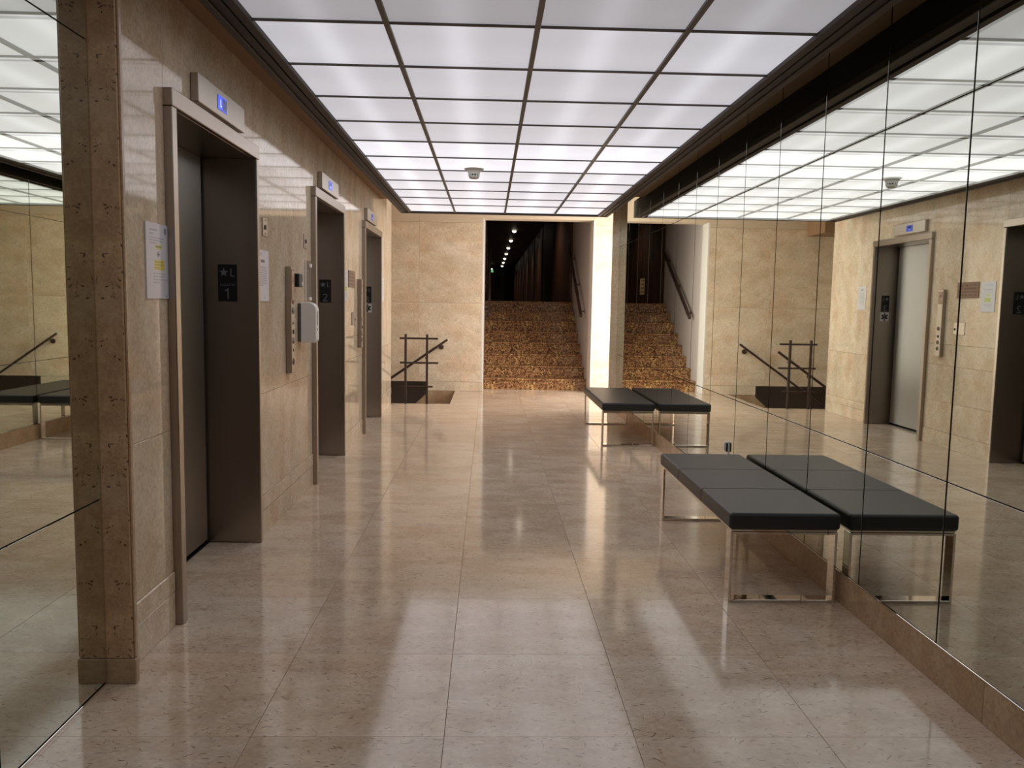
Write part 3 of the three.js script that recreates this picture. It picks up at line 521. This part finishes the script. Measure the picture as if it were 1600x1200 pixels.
{
  const a = thing('acrylic_holder', 'empty clear acrylic sheet holder above the sanitizer dispenser', 'holder', [XL, 1.307, -5.66]);
  part('clear_sheet', new THREE.BoxGeometry(0.002, 0.27, 0.19).translate(XL + 0.012, 1.442, -5.66), M.acrylic, a);
  part('edge', cb(XL + 0.0005, XL + 0.013, 1.307, 1.577, -5.566, -5.56, 0.001), M.white, a);
  part('clip', cb(XL + 0.0005, XL + 0.016, 1.535, 1.56, -5.735, -5.68, 0.002), M.white, a); part('clip', cb(XL + 0.0005, XL + 0.016, 1.31, 1.332, -5.72, -5.66, 0.002), M.white, a);
}

/* ---------- smoke detector ---------- */
{
  const o = thing('smoke_detector', 'round off-white smoke detector under the glowing ceiling', 'smoke detector', [-0.134, YC - 0.08, -6.78]);
  const prof = [[0, -0.082], [0.03, -0.080], [0.04, -0.074], [0.046, -0.058]].map((p) => new THREE.Vector2(...p));
  const up = [[0.046, -0.046], [0.05, -0.034], [0.054, -0.024], [0.066, -0.012], [0.08, -0.006], [0.081, 0], [0, 0]].map((p) => new THREE.Vector2(...p));
  const bs = part('base', new THREE.LatheGeometry(up, 32).translate(-0.134, YC + 0.0, -6.78), M.detector, o);
  part('cap', new THREE.LatheGeometry(prof, 32).translate(-0.134, YC, -6.78), M.detector, o);
  part('core', rod([-0.134, YC - 0.062, -6.78], [-0.134, YC - 0.044, -6.78], 0.036, 20), M.black, o);
  for (let k = 0; k < 12; k++) { const a = k * Math.PI / 6; part('vent_rib', cb(-0.003, 0.003, YC - 0.06, YC - 0.044, 0.036, 0.047, 0).rotateY(a).translate(-0.134, 0, -6.78), M.detector, bs); }
}

/* ---------- benches ---------- */
function bench(label, z1, z0, seams) {
  const o = thing('bench', label, 'bench', [1.32, 0, (z0 + z1) / 2], 'leather benches along the mirror wall');
  const x0 = 1.075, x1 = 1.572, cuts = [z1, ...seams, z0];
  for (let k = 0; k + 1 < cuts.length; k++) {
    const d = cuts[k] - cuts[k + 1] - 0.0012, g = new RoundedBoxGeometry(x1 - x0, 0.074, d, 5, 0.016), p = g.attributes.position;
    const edgeA = k === 0, edgeB = k + 2 === cuts.length;
    for (let i = 0; i < p.count; i++) { const y = p.getY(i); if (y > 0) { const u = 1 - Math.abs(p.getX(i) / ((x1 - x0) / 2)) ** 6, v = 1 - Math.abs(p.getZ(i) / (d / 2)) ** 8; p.setY(i, y + 0.004 * u * v); }
      const z = p.getZ(i); if ((!edgeA && z > 0) || (!edgeB && z < 0)) { const s = Math.sign(z), q = d / 2 - Math.abs(z); if (q < 0.016) p.setZ(i, s * (d / 2 - q * 0.3)); } }
    g.computeVertexNormals(); g.translate((x0 + x1) / 2, 0.369, (cuts[k] + cuts[k + 1]) / 2); part('seat_cushion', g, M.leather, o);
  }
  part('seat_frame', cb(x0 + 0.012, x1 - 0.012, 0.322, 0.333, z0 + 0.012, z1 - 0.012, 0.002), M.chrome, o);
  for (const z of [z1 - 0.042, z0 + 0.042]) {
    const w = 0.032, t = 0.012, a = x0 + 0.008, b = x1 - 0.01;
    part('leg', cb(a, a + t, 0.0005, 0.322, z - w, z + w, 0.0015), M.chrome, o); part('leg', cb(b - t, b, 0.0005, 0.322, z - w, z + w, 0.0015), M.chrome, o);
    part('foot_bar', cb(a + t, b - t, 0.0005, 0.0125, z - w, z + w, 0.0015), M.chrome, o); part('top_bar', cb(a + t, b - t, 0.310, 0.322, z - w, z + w, 0.0015), M.chrome, o);
  }
}
bench('long black leather bench with seams and chrome frame, the one beside the wall outlet', -3.485, -4.955, [-3.98, -4.47]);
bench('plain seamless black leather bench with chrome frame close to the stairs', -7.545, -9.03, []);
{
  const o = thing('wall_outlet', 'white wall outlet with black plug on the mirror behind the seamed bench', 'outlet', [XR, 0.33, -5.26]);
  part('plate', cb(XR - 0.006, XR - 0.0005, 0.35, 0.432, -5.30, -5.245, 0.002), M.white, o); part('charger', new RoundedBoxGeometry(0.018, 0.06, 0.022, 3, 0.005).translate(XR - 0.015, 0.398, -5.285), M.white, o); part('plug', new RoundedBoxGeometry(0.012, 0.058, 0.011, 3, 0.004).translate(XR - 0.012, 0.395, -5.256), M.black, o);
}

scene.traverse((o) => { if (o.isMesh) { o.castShadow = true; o.receiveShadow = true; } });
renderer.render(scene, camera);
